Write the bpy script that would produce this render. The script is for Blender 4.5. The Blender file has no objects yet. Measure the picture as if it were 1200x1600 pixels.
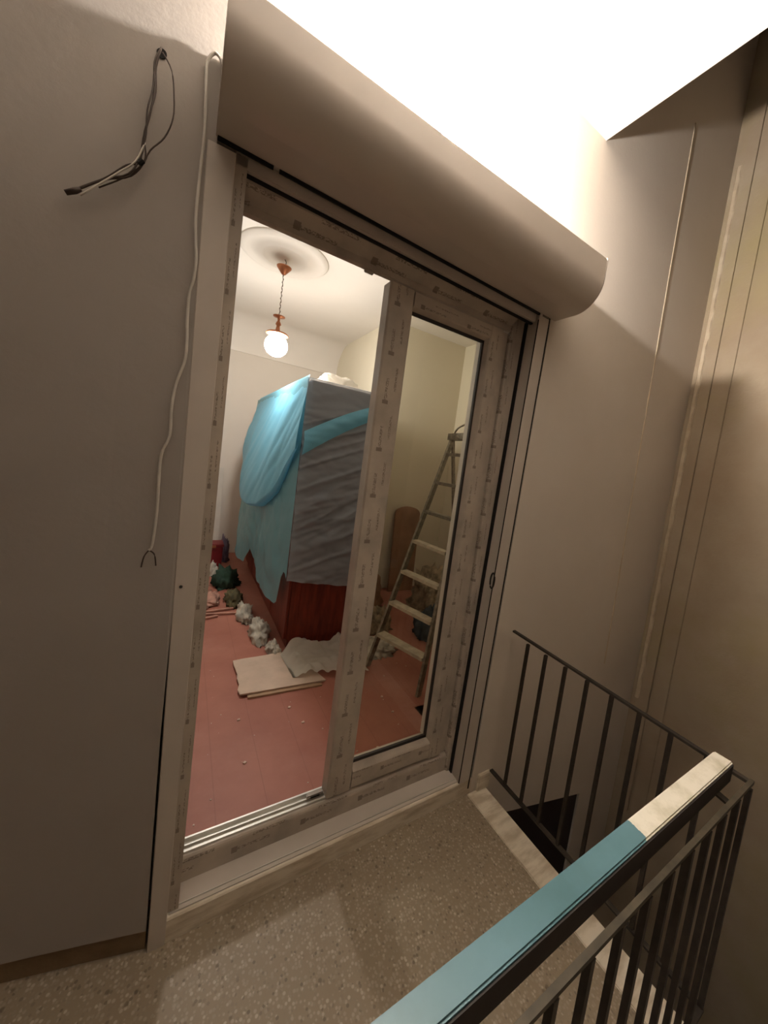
import bpy, bmesh, math, random
from mathutils import Vector, Matrix, noise

random.seed(7)
SC = bpy.context.scene
COL = SC.collection

# ---------------------------------------------------------------- camera
R = ((0.8430039797863296, -0.5208362348044137, 0.13443923006017022),
     (0.072319349782063, -0.13791959248417518, -0.9877996242437527),
     (0.5330236408561156, 0.8424415721720772, -0.07860022751067519))
FPX, PPX, PPY = 562.190032924882, 639.62574604, 770.33152538
cam_data = bpy.data.cameras.new('camera')
cam = bpy.data.objects.new('camera', cam_data)
COL.objects.link(cam)
cx, cy, cz = Vector(R[0]), Vector(R[1]), Vector(R[2])
M = Matrix((cx, -cy, -cz)).transposed().to_4x4()
M.translation = Vector((-0.01049698, -1.07981816, 1.48369597))
cam.matrix_world = M
cam_data.sensor_fit = 'VERTICAL'
cam_data.sensor_height = 32.0
cam_data.lens = FPX / 1600 * 32.0
cam_data.shift_x = (600 - PPX) / 1600
cam_data.shift_y = (PPY - 800) / 1600
cam_data.clip_start = 0.02
SC.camera = cam

# ---------------------------------------------------------------- world, exposure
world = bpy.data.worlds.new('world')
SC.world = world
world.use_nodes = True
world.node_tree.nodes['Background'].inputs[0].default_value = (1.0, 0.86, 0.72, 1)
world.node_tree.nodes['Background'].inputs[1].default_value = 0.02
SC.view_settings.view_transform = 'Standard'
SC.view_settings.look = 'None'
SC.view_settings.gamma = 1.0
SC.view_settings.use_curve_mapping = False
SC.view_settings.exposure = 0.0
LANDING_BULB = 4400.0      # emission strength of the bulb over the shutter box
ROOM_GLOBE = 215.0         # emission strength of the glass globe in the room
BULB_POS = (0.555, -0.170, 2.422)
LAMP_X, LAMP_Y = 0.545, 2.09


# ---------------------------------------------------------------- materials
def srgb(r, g, b):
    f = lambda c: (c / 255 / 12.92) if c / 255 <= 0.04045 else ((c / 255 + 0.055) / 1.055) ** 2.4
    return (f(r), f(g), f(b), 1)


class Mat:
    def __init__(s, name, color=(200, 200, 200), rough=0.6, metal=0.0, spec=0.5):
        s.m = bpy.data.materials.new(name)
        s.m.use_nodes = True
        s.t = s.m.node_tree
        s.b = s.t.nodes['Principled BSDF']
        s.b.inputs['Base Color'].default_value = srgb(*color)
        s.b.inputs['Roughness'].default_value = rough
        s.b.inputs['Metallic'].default_value = metal
        s.b.inputs['Specular IOR Level'].default_value = spec
        s.col = srgb(*color)
        tc = s.n('ShaderNodeTexCoord')
        s.co = tc.outputs['Object']

    def n(s, kind, **kw):
        nd = s.t.nodes.new(kind)
        for k, v in kw.items():
            if k.startswith('i_'):
                key = k[2:]
                key = int(key) if key.isdigit() else key
                nd.inputs[key].default_value = v
            else:
                setattr(nd, k, v)
        return nd

    def l(s, a, b):
        s.t.links.new(a, b)

    def noise(s, scale, detail=4, rough=0.55, vec=None, stretch=None):
        nz = s.n('ShaderNodeTexNoise')
        nz.inputs['Scale'].default_value = scale
        nz.inputs['Detail'].default_value = detail
        nz.inputs['Roughness'].default_value = rough
        v = vec or s.co
        if stretch:
            mp = s.n('ShaderNodeMapping')
            mp.inputs['Scale'].default_value = stretch
            s.l(v, mp.inputs[0])
            v = mp.outputs[0]
        s.l(v, nz.inputs['Vector'])
        return nz.outputs[0]

    def ramp(s, fac, stops):
        r = s.n('ShaderNodeValToRGB')
        e = r.color_ramp.elements
        while len(e) < len(stops):
            e.new(0.5)
        for el, (p, c) in zip(e, stops):
            el.position = p
            el.color = c if len(c) == 4 else srgb(*c)
        s.l(fac, r.inputs[0])
        return r.outputs[0]

    def mix(s, fac, a, b):
        mx = s.n('ShaderNodeMix', data_type='RGBA')
        for sock, v in ((mx.inputs[0], fac), (mx.inputs[6], a), (mx.inputs[7], b)):
            if isinstance(v, (int, float)):
                sock.default_value = v
            elif isinstance(v, tuple):
                sock.default_value = v if len(v) == 4 else srgb(*v)
            else:
                s.l(v, sock)
        return mx.outputs[2]

    def math(s, op, a, b=0.0, clamp=False):
        nd = s.n('ShaderNodeMath', operation=op, use_clamp=clamp)
        for i, v in enumerate((a, b)):
            if isinstance(v, (int, float)):
                nd.inputs[i].default_value = v
            else:
                s.l(v, nd.inputs[i])
        return nd.outputs[0]

    def sep(s):
        sp = s.n('ShaderNodeSeparateXYZ')
        s.l(s.co, sp.inputs[0])
        return sp.outputs

    def color(s, sock):
        s.l(sock, s.b.inputs['Base Color'])
        return s

    def bump(s, h, strength=0.2, dist=0.01):
        b = s.n('ShaderNodeBump')
        b.inputs['Strength'].default_value = strength
        b.inputs['Distance'].default_value = dist
        s.l(h, b.inputs['Height'])
        s.l(b.outputs[0], s.b.inputs['Normal'])
        return s


def plaster(name, c1, c2, scale=1.3, bump=0.15, stain=None):
    m = Mat(name, c1, 0.85, spec=0.25)
    n1 = m.noise(scale, 6, 0.6)
    col = m.mix(m.ramp(n1, [(0.3, (0, 0, 0, 1)), (0.7, (1, 1, 1, 1))]), tuple(c1), tuple(c2))
    if stain:
        n2 = m.noise(0.9, 5, 0.65)
        col = m.mix(m.ramp(n2, [(0.5, (0, 0, 0, 1)), (0.72, (1, 1, 1, 1))]), col, tuple(stain))
    m.color(col)
    m.bump(m.noise(60, 5, 0.6), bump, 0.004)
    return m.m


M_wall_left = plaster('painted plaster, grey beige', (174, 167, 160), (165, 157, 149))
M_wall_front = plaster('painted plaster, beige', (222, 213, 202), (213, 203, 191))
M_wall_right = plaster('bare stained plaster', (182, 168, 146), (166, 148, 126), 2.2, 0.3, (170, 156, 118))
M_wall_room = plaster('room wall paint, cream', (224, 216, 204), (219, 210, 197))
M_wall_room_b = plaster('room wall paint, ochre cream', (226, 218, 196), (221, 212, 189))
M_ceiling = plaster('white ceiling paint', (236, 230, 220), (230, 223, 212), 1.0, 0.05)
M_skirt = plaster('mortar skirting', (150, 128, 100), (124, 102, 78), 9, 0.4)
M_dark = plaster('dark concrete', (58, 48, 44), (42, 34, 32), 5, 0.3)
M_offwall = plaster('dull brown wall paint', (112, 100, 90), (104, 92, 82))


def terrazzo():
    m = Mat('terrazzo', (180, 160, 132), 0.5, spec=0.4)
    v = m.n('ShaderNodeTexVoronoi', feature='F1')
    v.inputs['Scale'].default_value = 110
    m.l(m.co, v.inputs['Vector'])
    rnd = m.n('ShaderNodeSeparateColor')
    m.l(v.outputs['Color'], rnd.inputs[0])
    chips = m.ramp(rnd.outputs[0], [(0.0, (112, 100, 86)), (0.12, (140, 128, 110)), (0.45, (158, 146, 128)),
                                    (0.8, (172, 158, 140)), (1.0, (190, 176, 158))])
    dist = m.ramp(v.outputs['Distance'], [(0.35, (0, 0, 0, 1)), (0.55, (1, 1, 1, 1))])
    base = m.mix(dist, chips, (148, 134, 114))
    v2 = m.n('ShaderNodeTexVoronoi', feature='F1')
    v2.inputs['Scale'].default_value = 26
    m.l(m.co, v2.inputs['Vector'])
    spots = m.ramp(v2.outputs['Distance'], [(0.10, (1, 1, 1, 1)), (0.19, (0, 0, 0, 1))])
    sc = m.n('ShaderNodeSeparateColor')
    m.l(v2.outputs['Color'], sc.inputs[0])
    keep = m.math('GREATER_THAN', sc.outputs[1], 0.5)
    spm = m.math('MULTIPLY', spots, keep)
    base = m.mix(m.math('MULTIPLY', spm, 0.6), base, (72, 58, 46))
    big = m.ramp(m.noise(3.0, 5), [(0.4, (0, 0, 0, 1)), (0.7, (1, 1, 1, 1))])
    base = m.mix(m.math('MULTIPLY', big, 0.35), base, (128, 112, 92))
    m.color(base)
    m.bump(m.noise(90, 3), 0.08, 0.002)
    return m.m


M_terrazzo = terrazzo()


def marble():
    m = Mat('worn white marble', (206, 196, 178), 0.4, spec=0.4)
    n1 = m.noise(7, 8, 0.6, stretch=(1, 4, 4))
    m.color(m.mix(m.ramp(n1, [(0.42, (0, 0, 0, 1)), (0.62, (1, 1, 1, 1))]), (232, 222, 204), (200, 186, 164)))
    m.bump(m.noise(40, 4), 0.1, 0.002)
    return m.m


M_marble = marble()


def laminate():
    m = Mat('red brown painted floor', (168, 92, 74), 0.5, spec=0.4)
    o = m.sep()
    # thin seams between boards, flush and barely visible
    fx = m.math('FRACT', m.math('MULTIPLY', o[0], 5.2))
    seam = m.math('LESS_THAN', fx, 0.02)
    n1 = m.noise(3, 6, 0.6)
    c = m.mix(m.ramp(n1, [(0.35, (0, 0, 0, 1)), (0.65, (1, 1, 1, 1))]), (172, 112, 94), (158, 98, 82))
    c = m.mix(m.math('MULTIPLY', seam, 0.35), c, (130, 80, 66))
    dust = m.ramp(m.noise(1.7, 7, 0.7), [(0.5, (0, 0, 0, 1)), (0.8, (1, 1, 1, 1))])
    c = m.mix(m.math('MULTIPLY', dust, 0.4), c, (186, 142, 126))
    m.color(c)
    return m.m


M_floor_room = laminate()


def film(name, axis, centre, width, period=0.17, seed=0.0, tint=(194, 182, 168)):
    """frame profile wrapped in protective film: rows of small blurred print along its length"""
    m = Mat(name, tint, 0.35, spec=0.5)
    o = m.sep()
    u = o[2] if axis == 'z' else o[0]
    w = o[0] if axis == 'z' else o[2]
    base = m.mix(m.ramp(m.noise(9, 5), [(0.35, (0, 0, 0, 1)), (0.7, (1, 1, 1, 1))]), tint,
                 tuple(int(c * 0.86) for c in tint))
    su = m.math('ADD', u, seed)
    fr = m.math('FRACT', m.math('DIVIDE', su, period))
    st = (60, 60, 150) if axis == 'x' else (150, 150, 60)
    glyph = m.math('GREATER_THAN', m.noise(5.0, 2, 0.5, stretch=tuple(x * 0.55 for x in st)), 0.5)
    mark = None
    rows = [(centre - width * 0.17, width * 0.06, 0.10, 0.55), (centre + width * 0.17, width * 0.045, 0.30, 0.80)]
    for (c0, hw, a, b) in rows:
        band = m.math('LESS_THAN', m.math('ABSOLUTE', m.math('SUBTRACT', w, c0)), hw)
        seg = m.math('MULTIPLY', m.math('GREATER_THAN', fr, a), m.math('LESS_THAN', fr, b))
        k = m.math('MULTIPLY', m.math('MULTIPLY', band, seg), glyph)
        mark = k if mark is None else m.math('MAXIMUM', mark, k)
    # square emblem of each repeat
    e1 = m.math('LESS_THAN', m.math('ABSOLUTE', m.math('SUBTRACT', w, centre - width * 0.17)), width * 0.12)
    e2 = m.math('LESS_THAN', m.math('ABSOLUTE', m.math('SUBTRACT', fr, 0.06)), 0.04)
    mark = m.math('MAXIMUM', mark, m.math('MULTIPLY', e1, e2))
    c = m.mix(m.math('MULTIPLY', mark, 0.62), base, (86, 70, 58))
    m.color(c)
    m.bump(m.noise(25, 4), 0.12, 0.003)
    return m.m


def simple(name, c, rough=0.5, metal=0.0, var=0.12, scale=12, spec=0.5):
    m = Mat(name, c, rough, metal, spec)
    d = tuple(max(0, int(x * (1 - var))) for x in c)
    m.color(m.mix(m.ramp(m.noise(scale, 5), [(0.35, (0, 0, 0, 1)), (0.68, (1, 1, 1, 1))]), tuple(c), d))
    return m.m


M_alu = simple('white coated aluminium', (204, 194, 184), 0.42, 0, 0.04, 4)
M_box = simple('cream coated aluminium box', (216, 206, 196), 0.26, 0, 0.03, 2, 0.8)
M_slot = simple('black slots and seals', (22, 18, 16), 0.9)
M_gasket = simple('dark rubber gasket', (48, 42, 38), 0.7)
M_track = simple('bare aluminium track', (220, 216, 208), 0.4, 0.3, 0.05)
M_pvc = simple('white pvc', (214, 208, 196), 0.35, 0, 0.03)
M_rail_metal = simple('old dark painted steel', (58, 50, 42), 0.6, 0.2, 0.35, 25)
M_rail_tan = simple('worn olive brown steel', (82, 74, 58), 0.6, 0.2, 0.3, 25)
M_wire_dark = simple('old black wire', (70, 56, 48), 0.6)
M_wire_white = simple('white flat flex', (222, 216, 206), 0.5)
M_copper = simple('copper lamp metal', (190, 124, 88), 0.35, 0.7, 0.1)
M_chain = simple('grey chain metal', (128, 112, 98), 0.4, 0.7)
M_board = simple('pale pressed board', (208, 184, 164), 0.8, 0, 0.08, 8)
M_board_edge = simple('board underside', (178, 146, 116), 0.8, 0, 0.1, 8)
M_cloth = simple('dusty white cloth', (206, 198, 182), 0.9, 0, 0.25, 10)
M_ladder = simple('paint splashed aluminium', (150, 142, 124), 0.45, 0.5, 0.3, 30)
M_tread = simple('pale worn ladder tread', (206, 194, 170), 0.6, 0.1, 0.15, 20)
M_brownpad = simple('brown wood panel', (162, 122, 92), 0.6, 0, 0.2, 5)
M_red = simple('dark red plastic', (120, 26, 32), 0.5)
M_purple = simple('grey purple cloth', (118, 100, 116), 0.9)
M_green = simple('dark green cloth', (44, 70, 54), 0.9, 0, 0.3)
M_greyblue = simple('blue grey sack', (64, 76, 84), 0.8, 0, 0.3)
M_rubble = simple('rubble and paper', (176, 156, 126), 0.9, 0, 0.4, 14)
M_stick = simple('pinkish wood lath', (196, 146, 126), 0.8, 0, 0.2, 20)
M_moss = simple('olive rag', (104, 94, 62), 0.9, 0, 0.3)
M_steel = simple('steel', (150, 140, 130), 0.35, 0.8)


def wood_red():
    m = Mat('red mahogany veneer', (120, 46, 30), 0.4, spec=0.5)
    n1 = m.noise(5, 6, 0.6, stretch=(6, 6, 0.7))
    m.color(m.mix(m.ramp(n1, [(0.35, (0, 0, 0, 1)), (0.65, (1, 1, 1, 1))]), (132, 52, 34), (92, 34, 22)))
    return m.m


M_wood = wood_red()


def handrail_mat():
    m = Mat('blue and white painted handrail', (80, 130, 140), 0.38, spec=0.5)
    o = m.sep()
    edge = m.math('ADD', o[0], m.math('MULTIPLY', m.math('SUBTRACT', m.noise(30, 4), 0.5), 0.05))
    edge = m.math('SUBTRACT', edge, m.math('MULTIPLY', o[1], 0.45))
    k = m.math('GREATER_THAN', edge, 0.82 + 0.80 * 0.45)
    blue = m.mix(m.ramp(m.noise(7, 5), [(0.35, (0, 0, 0, 1)), (0.7, (1, 1, 1, 1))]), (92, 128, 138), (72, 108, 114))
    white = m.mix(m.ramp(m.noise(14, 6, 0.65), [(0.45, (0, 0, 0, 1)), (0.7, (1, 1, 1, 1))]), (226, 220, 204), (190, 184, 160))
    m.color(m.mix(k, blue, white))
    m.bump(m.noise(50, 4), 0.1, 0.002)
    return m.m


M_handrail = handrail_mat()


def sheet_mat(name, c, alpha, trans=0.5, rough=0.35):
    m = Mat(name, c, rough)
    t = m.t
    out = [n for n in t.nodes if n.type == 'OUTPUT_MATERIAL'][0]
    tr = m.n('ShaderNodeBsdfTranslucent')
    tr.inputs[0].default_value = srgb(*c)
    tp = m.n('ShaderNodeBsdfTransparent')
    m1 = m.n('ShaderNodeMixShader')
    m1.inputs[0].default_value = trans
    m.l(m.b.outputs[0], m1.inputs[1])
    m.l(tr.outputs[0], m1.inputs[2])
    m2 = m.n('ShaderNodeMixShader')
    m2.inputs[0].default_value = 1 - alpha
    m.l(m1.outputs[0], m2.inputs[1])
    m.l(tp.outputs[0], m2.inputs[2])
    m.l(m2.outputs[0], out.inputs[0])
    m.bump(m.noise(9, 5, 0.6, stretch=(1, 1, 0.6)), 0.3, 0.015)
    return m.m


M_sheet_grey = sheet_mat('clear blue grey plastic sheet', (176, 188, 196), 0.72, 0.25)
M_sheet_blue = sheet_mat('sky blue plastic sheet', (136, 212, 238), 0.97, 0.35)
M_sheet_teal = sheet_mat('thin pale teal plastic sheet', (138, 204, 218), 0.82, 0.35)
M_sheet_white = sheet_mat('milky white plastic sheet', (240, 236, 226), 0.93, 0.45)


def glass_mat():
    m = bpy.data.materials.new('double glazing')
    m.use_nodes = True
    t = m.node_tree
    t.nodes.clear()
    out = t.nodes.new('ShaderNodeOutputMaterial')
    tp = t.nodes.new('ShaderNodeBsdfTransparent')
    tp.inputs[0].default_value = (0.97, 0.965, 0.92, 1)
    gl = t.nodes.new('ShaderNodeBsdfGlossy')
    gl.inputs['Roughness'].default_value = 0.02
    lw_ = t.nodes.new('ShaderNodeLayerWeight')
    lw_.inputs[0].default_value = 0.35
    pw = t.nodes.new('ShaderNodeMath')
    pw.operation = 'POWER'
    pw.inputs[1].default_value = 3.0
    t.links.new(lw_.outputs['Facing'], pw.inputs[0])
    fr = t.nodes.new('ShaderNodeMath')
    fr.operation = 'MULTIPLY_ADD'
    fr.inputs[1].default_value = 0.5
    fr.inputs[2].default_value = 0.03
    t.links.new(pw.outputs[0], fr.inputs[0])
    mx = t.nodes.new('ShaderNodeMixShader')
    t.links.new(fr.outputs[0], mx.inputs[0])
    t.links.new(tp.outputs[0], mx.inputs[1])
    t.links.new(gl.outputs[0], mx.inputs[2])
    t.links.new(mx.outputs[0], out.inputs[0])
    return m


M_glass = glass_mat()


def emit(name, c, s):
    m = bpy.data.materials.new(name)
    m.use_nodes = True
    t = m.node_tree
    t.nodes.clear()
    out = t.nodes.new('ShaderNodeOutputMaterial')
    e = t.nodes.new('ShaderNodeEmission')
    e.inputs[0].default_value = c
    e.inputs[1].default_value = s
    t.links.new(e.outputs[0], out.inputs[0])
    return m


M_bulb = emit('lit bulb', (1.0, 0.915, 0.835, 1), LANDING_BULB)
M_globe = emit('lit glass globe', (1.0, 0.94, 0.88, 1), ROOM_GLOBE)


# ---------------------------------------------------------------- geometry helpers
def obj(name, bm, mat, parent=None, smooth=False, bevel=0.0):
    if bevel:
        bmesh.ops.bevel(bm, geom=list(bm.edges), offset=bevel, segments=2, affect='EDGES', clamp_overlap=True)
    bmesh.ops.recalc_face_normals(bm, faces=bm.faces)
    me = bpy.data.meshes.new(name)
    bm.to_mesh(me)
    bm.free()
    if smooth:
        me.polygons.foreach_set('use_smooth', [True] * len(me.polygons))
    o = bpy.data.objects.new(name, me)
    me.materials.append(mat)
    COL.objects.link(o)
    if parent:
        o.parent = parent
    return o


def thing(name, label, cat, group=None, loc=(0, 0, 0)):
    o = bpy.data.objects.new(name, None)
    o.empty_display_size = 0.1
    COL.objects.link(o)
    o['label'] = label
    o['category'] = cat
    if group:
        o['group'] = group
    return o


def tag(o, label, cat, group=None, kind=None):
    o['label'] = label
    o['category'] = cat
    if group:
        o['group'] = group
    if kind:
        o['kind'] = kind
    return o


def struct(name, bm, mat, parent=None, label=None, **kw):
    o = obj(name, bm, mat, parent, **kw)
    if parent is None:
        o['kind'] = 'structure'
        if label:
            o['label'] = label
    return o


def box(x0, x1, y0, y1, z0, z1, bm=None):
    bm = bm or bmesh.new()
    vs = [bm.verts.new((x, y, z)) for x in (x0, x1) for y in (y0, y1) for z in (z0, z1)]
    for f in ((0, 1, 3, 2), (4, 6, 7, 5), (0, 4, 5, 1), (2, 3, 7, 6), (0, 2, 6, 4), (1, 5, 7, 3)):
        bm.faces.new([vs[i] for i in f])
    return bm


def prism(poly, axis, a, b, bm=None):
    """poly: 2D points; axis the extrusion axis"""
    bm = bm or bmesh.new()

    def P(p, t):
        if axis == 'x':
            return (t, p[0], p[1])
        if axis == 'y':
            return (p[0], t, p[1])
        return (p[0], p[1], t)
    A = [bm.verts.new(P(p, a)) for p in poly]
    B = [bm.verts.new(P(p, b)) for p in poly]
    n = len(poly)
    bm.faces.new(A)
    bm.faces.new(list(reversed(B)))
    for i in range(n):
        bm.faces.new((A[i], A[(i + 1) % n], B[(i + 1) % n], B[i]))
    return bm


def tube(pts, r, seg=8, bm=None, closed=False, ry=None):
    bm = bm or bmesh.new()
    pts = [Vector(p) for p in pts]
    rs = r if isinstance(r, (list, tuple)) else [r] * len(pts)
    rings = []
    ref = Vector((0, 0, 1))
    for i, p in enumerate(pts):
        a = pts[max(i - 1, 0)]
        b = pts[min(i + 1, len(pts) - 1)]
        d = (b - a).normalized()
        if abs(d.dot(ref)) > 0.95:
            u = d.cross(Vector((0, 1, 0))).normalized()
        else:
            u = d.cross(ref).normalized()
        v = d.cross(u).normalized()
        rings.append([bm.verts.new(p + (u * math.cos(2 * math.pi * k / seg) + v * math.sin(2 * math.pi * k / seg)) * rs[i])
                      for k in range(seg)])
    for i in range(len(rings) - 1):
        for k in range(seg):
            bm.faces.new((rings[i][k], rings[i][(k + 1) % seg], rings[i + 1][(k + 1) % seg], rings[i + 1][k]))
    bm.faces.new(rings[0])
    bm.faces.new(list(reversed(rings[-1])))
    return bm


def smooth_path(pts, n=4):
    """Catmull-Rom resample"""
    pts = [Vector(p) for p in pts]
    out = []
    for i in range(len(pts) - 1):
        p0 = pts[max(i - 1, 0)]
        p1, p2 = pts[i], pts[i + 1]
        p3 = pts[min(i + 2, len(pts) - 1)]
        for k in range(n):
            t = k / n
            out.append(0.5 * ((2 * p1) + (p2 - p0) * t + (2 * p0 - 5 * p1 + 4 * p2 - p3) * t * t
                              + (3 * p1 - p0 - 3 * p2 + p3) * t ** 3))
    out.append(pts[-1])
    return out


def lathe(prof, cx_, cy_, seg=32, bm=None):
    bm = bm or bmesh.new()
    rings = []
    for (r, z) in prof:
        rings.append([bm.verts.new((cx_ + r * math.cos(2 * math.pi * k / seg), cy_ + r * math.sin(2 * math.pi * k / seg), z))
                      for k in range(seg)])
    for i in range(len(rings) - 1):
        for k in range(seg):
            bm.faces.new((rings[i][k], rings[i][(k + 1) % seg], rings[i + 1][(k + 1) % seg], rings[i + 1][k]))
    bm.faces.new(rings[0])
    bm.faces.new(rings[-1])
    return bm


def beam(p, q, w, t, side=(1, 0, 0), bm=None):
    """rectangular bar from p to q, w along side, t across"""
    bm = bm or bmesh.new()
    p, q = Vector(p), Vector(q)
    d = (q - p).normalized()
    s = Vector(side)
    s = (s - d * s.dot(d)).normalized()
    n = d.cross(s)
    vs = []
    for c in (p, q):
        for a, b in ((-1, -1), (1, -1), (1, 1), (-1, 1)):
            vs.append(bm.verts.new(c + s * a * w / 2 + n * b * t / 2))
    for f in ((0, 1, 2, 3), (7, 6, 5, 4), (0, 4, 5, 1), (1, 5, 6, 2), (2, 6, 7, 3), (3, 7, 4, 0)):
        bm.faces.new([vs[i] for i in f])
    return bm


def grid(fn, nu, nv, bm=None):
    bm = bm or bmesh.new()
    V = [[bm.verts.new(fn(i / nu, j / nv)) for j in range(nv + 1)] for i in range(nu + 1)]
    for i in range(nu):
        for j in range(nv):
            bm.faces.new((V[i][j], V[i + 1][j], V[i + 1][j + 1], V[i][j + 1]))
    return bm


def crumple(cx_, cy_, cz_, rx, ry, h, seed, amp=0.3, sub=4, freq=6):
    """crumpled heap resting on z = cz_"""
    bm = bmesh.new()
    bmesh.ops.create_icosphere(bm, subdivisions=sub, radius=1)
    o = Vector((seed * 3.1, seed * 1.7, seed))
    for v in bm.verts:
        p = v.co.copy()
        n1 = noise.noise(p * 1.6 + o)
        n2 = abs(noise.noise(p * freq * 0.5 + o)) * 2 - 0.4
        n3 = noise.noise(p * freq + o)
        k = 1 + amp * (n1 + 0.7 * n2 + 0.35 * n3)
        q = p * k
        z = max(q.z, -0.15) + 0.15
        v.co = Vector((cx_ + q.x * rx, cy_ + q.y * ry, cz_ + z * h / 1.15))
    return bm


# ---------------------------------------------------------------- setting: landing
LD = Vector((-0.969329, 0.245767, 0))       # direction of the left wall, away from the door


def lw(s, out=0.0, z=0.0):
    """point on the left wall: s metres from the door, out metres proud of it"""
    n = Vector((-0.2458, -0.9693, 0))
    p = LD * s + n * out
    return (p.x - 0.002, p.y + 0.03, z)


def quad_slab(pts, depth):
    """closed slab from a planar polygon (3D points) pushed along depth"""
    bm = bmesh.new()
    d = Vector(depth)
    A = [bm.verts.new(Vector(p)) for p in pts]
    B = [bm.verts.new(Vector(p) + d) for p in pts]
    bm.faces.new(A)
    bm.faces.new(list(reversed(B)))
    for i in range(len(pts)):
        j = (i + 1) % len(pts)
        bm.faces.new((A[i], A[j], B[j], B[i]))
    return bm


CE = 2.985       # landing ceiling height
XE = 1.322       # edge of the landing
XC = 1.43        # edge of the ceiling above

# wall that holds the door: left angled run, head above the shutter, right run over the stairwell
def wall_y(x, z):
    """the wall runs back from the door at a slight angle, less so near the top"""
    k = max(0.0, min(1.0, (z - 0.8) / 1.5))
    return -x * 0.2536 * (1 - 0.42 * k * k * (3 - 2 * k))


def left_wall(z0, z1, out, nu=14, nv=30):
    bm = bmesh.new()
    def x0(z):  # leaves a narrow gap beside the guide rail, shaped as a dark shadow line
        k = max(0.0, min(1.0, (2.0 - z) / 0.3))
        return (-0.02 * min(1.0, z / 2.178) - 0.006) * k
    F = [[bm.verts.new((-2.2 * i / nu + (x0(z0 + (z1 - z0) * j / nv) if i == 0 else 0), wall_y(-2.2 * i / nu, z0 + (z1 - z0) * j / nv) - out, z0 + (z1 - z0) * j / nv))
          for j in range(nv + 1)] for i in range(nu + 1)]
    B = [[bm.verts.new((-2.2 * i / nu, 0.75, z0 + (z1 - z0) * j / nv)) for j in (0, nv)] for i in (0, nu)]
    for i in range(nu):
        for j in range(nv):
            bm.faces.new((F[i][j], F[i + 1][j], F[i + 1][j + 1], F[i][j + 1]))
    bm.faces.new([F[i][0] for i in range(nu + 1)] + [B[1][0], B[0][0]])
    bm.faces.new([F[i][nv] for i in range(nu + 1)] + [B[1][1], B[0][1]])
    bm.faces.new([F[0][j] for j in range(nv + 1)] + [B[0][1], B[0][0]])
    bm.faces.new([F[nu][j] for j in range(nv + 1)] + [B[1][1], B[1][0]])
    bm.faces.new((B[0][0], B[0][1], B[1][1], B[1][0]))
    return bm


struct('wall_left', left_wall(0.072, CE, 0.0), M_wall_left, label='plain grey beige wall left of the door')
struct('baseboard_left', left_wall(0.0, 0.074, -0.012, nv=2), M_skirt, label='rough unpainted strip at the foot of the left wall')
hb = bmesh.new()
box(0.0, 1.262, 0, 0.28, 2.20, CE, hb)
struct('wall_front', hb, M_wall_front, label='wall above the shutter box')
# right run with a dark opening low down under the landing level
WY = 0.0
rw = bmesh.new()
poly = [(1.226, -3.0), (1.226, 0.0), (1.262, 2.2), (1.262, 5.4), (2.66, 5.4), (2.66, -3.0), (2.213, -3.0), (2.213, -0.401), (1.45, -0.205), (1.45, -3.0)]
prism(poly, 'y', 0.0, 0.28, rw)
struct('wall_front.001', rw, M_wall_front, label='beige wall behind the railing')
struct('wall_front.002', box(1.2, 1.262, 0.14, 0.28, -0.1, 2.2), M_wall_room, label='inner jamb at the right of the door')
struct('wall_front.003', box(-0.2, 0.05, 0.14, 0.28, 0, 2.2), M_wall_room, label='inner jamb at the left of the door')
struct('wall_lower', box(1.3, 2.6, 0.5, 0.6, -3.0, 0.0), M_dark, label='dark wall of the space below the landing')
struct('opening_shade_panel', box(1.40, 2.213, 0.012, 0.03, -3.0, -0.15), simple('dark plum opening shade', (38, 28, 30), 0.7), label='dark panel standing for the shade in the opening below the landing')  # near-black sheet painting the shade inside the opening
struct('wall_right', box(2.65, 2.85, -3.0, 0.0, -3.0, 5.4), M_wall_right, label='stained bare plaster wall of the stairwell')
struct('wall_back', box(-2.4, 2.65, -3.1, -3.0, -3.0, 5.4), M_offwall, label='wall behind the viewer')
struct('wall_left.001', box(-2.5, -2.4, -3.0, 0.6, 0.0, CE), M_offwall, label='far end wall of the landing')
cb = box(-2.4, XC, -3.0, 0.0, CE, CE + 0.16)
prism([(-2.4, 0.0), (-2.4, 0.62), (0.0, 0.62), (0.0, 0.0)], 'z', CE, CE + 0.16, cb)
struct('ceiling', cb, M_ceiling, label='white ceiling slab over the landing')
struct('ceiling.001', box(-2.4, 2.85, -3.0, 0.0, 5.4, 5.5), M_offwall, label='ceiling high above the stairwell')
fb = box(-2.4, XE - 0.112, -3.0, 0.03, -0.16, 0.0)
prism([(-2.4, 0.03), (-2.4, 0.70), (0.0, 0.12), (0.0, 0.03)], 'z', -0.16, 0.0, fb)
struct('floor', fb, M_terrazzo, label='speckled terrazzo landing floor')
struct('trim_1', box(XE - 0.111, XE, -3.0, 0.0, -0.05, 0.003), M_marble, label='pale marble strip along the open landing edge', bevel=0.003)
struct('trim_2', box(XE - 0.07, XE - 0.012, -3.0, 0.0, -0.16, -0.052), M_dark, label='rough side of the landing slab')
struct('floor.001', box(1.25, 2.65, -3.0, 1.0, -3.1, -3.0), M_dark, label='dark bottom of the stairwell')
struct('baseboard_front', box(1.262, 1.335, -0.014, 0.0, 0.003, 0.085), M_marble, label='short marble skirting at the door corner', bevel=0.003)

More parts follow.
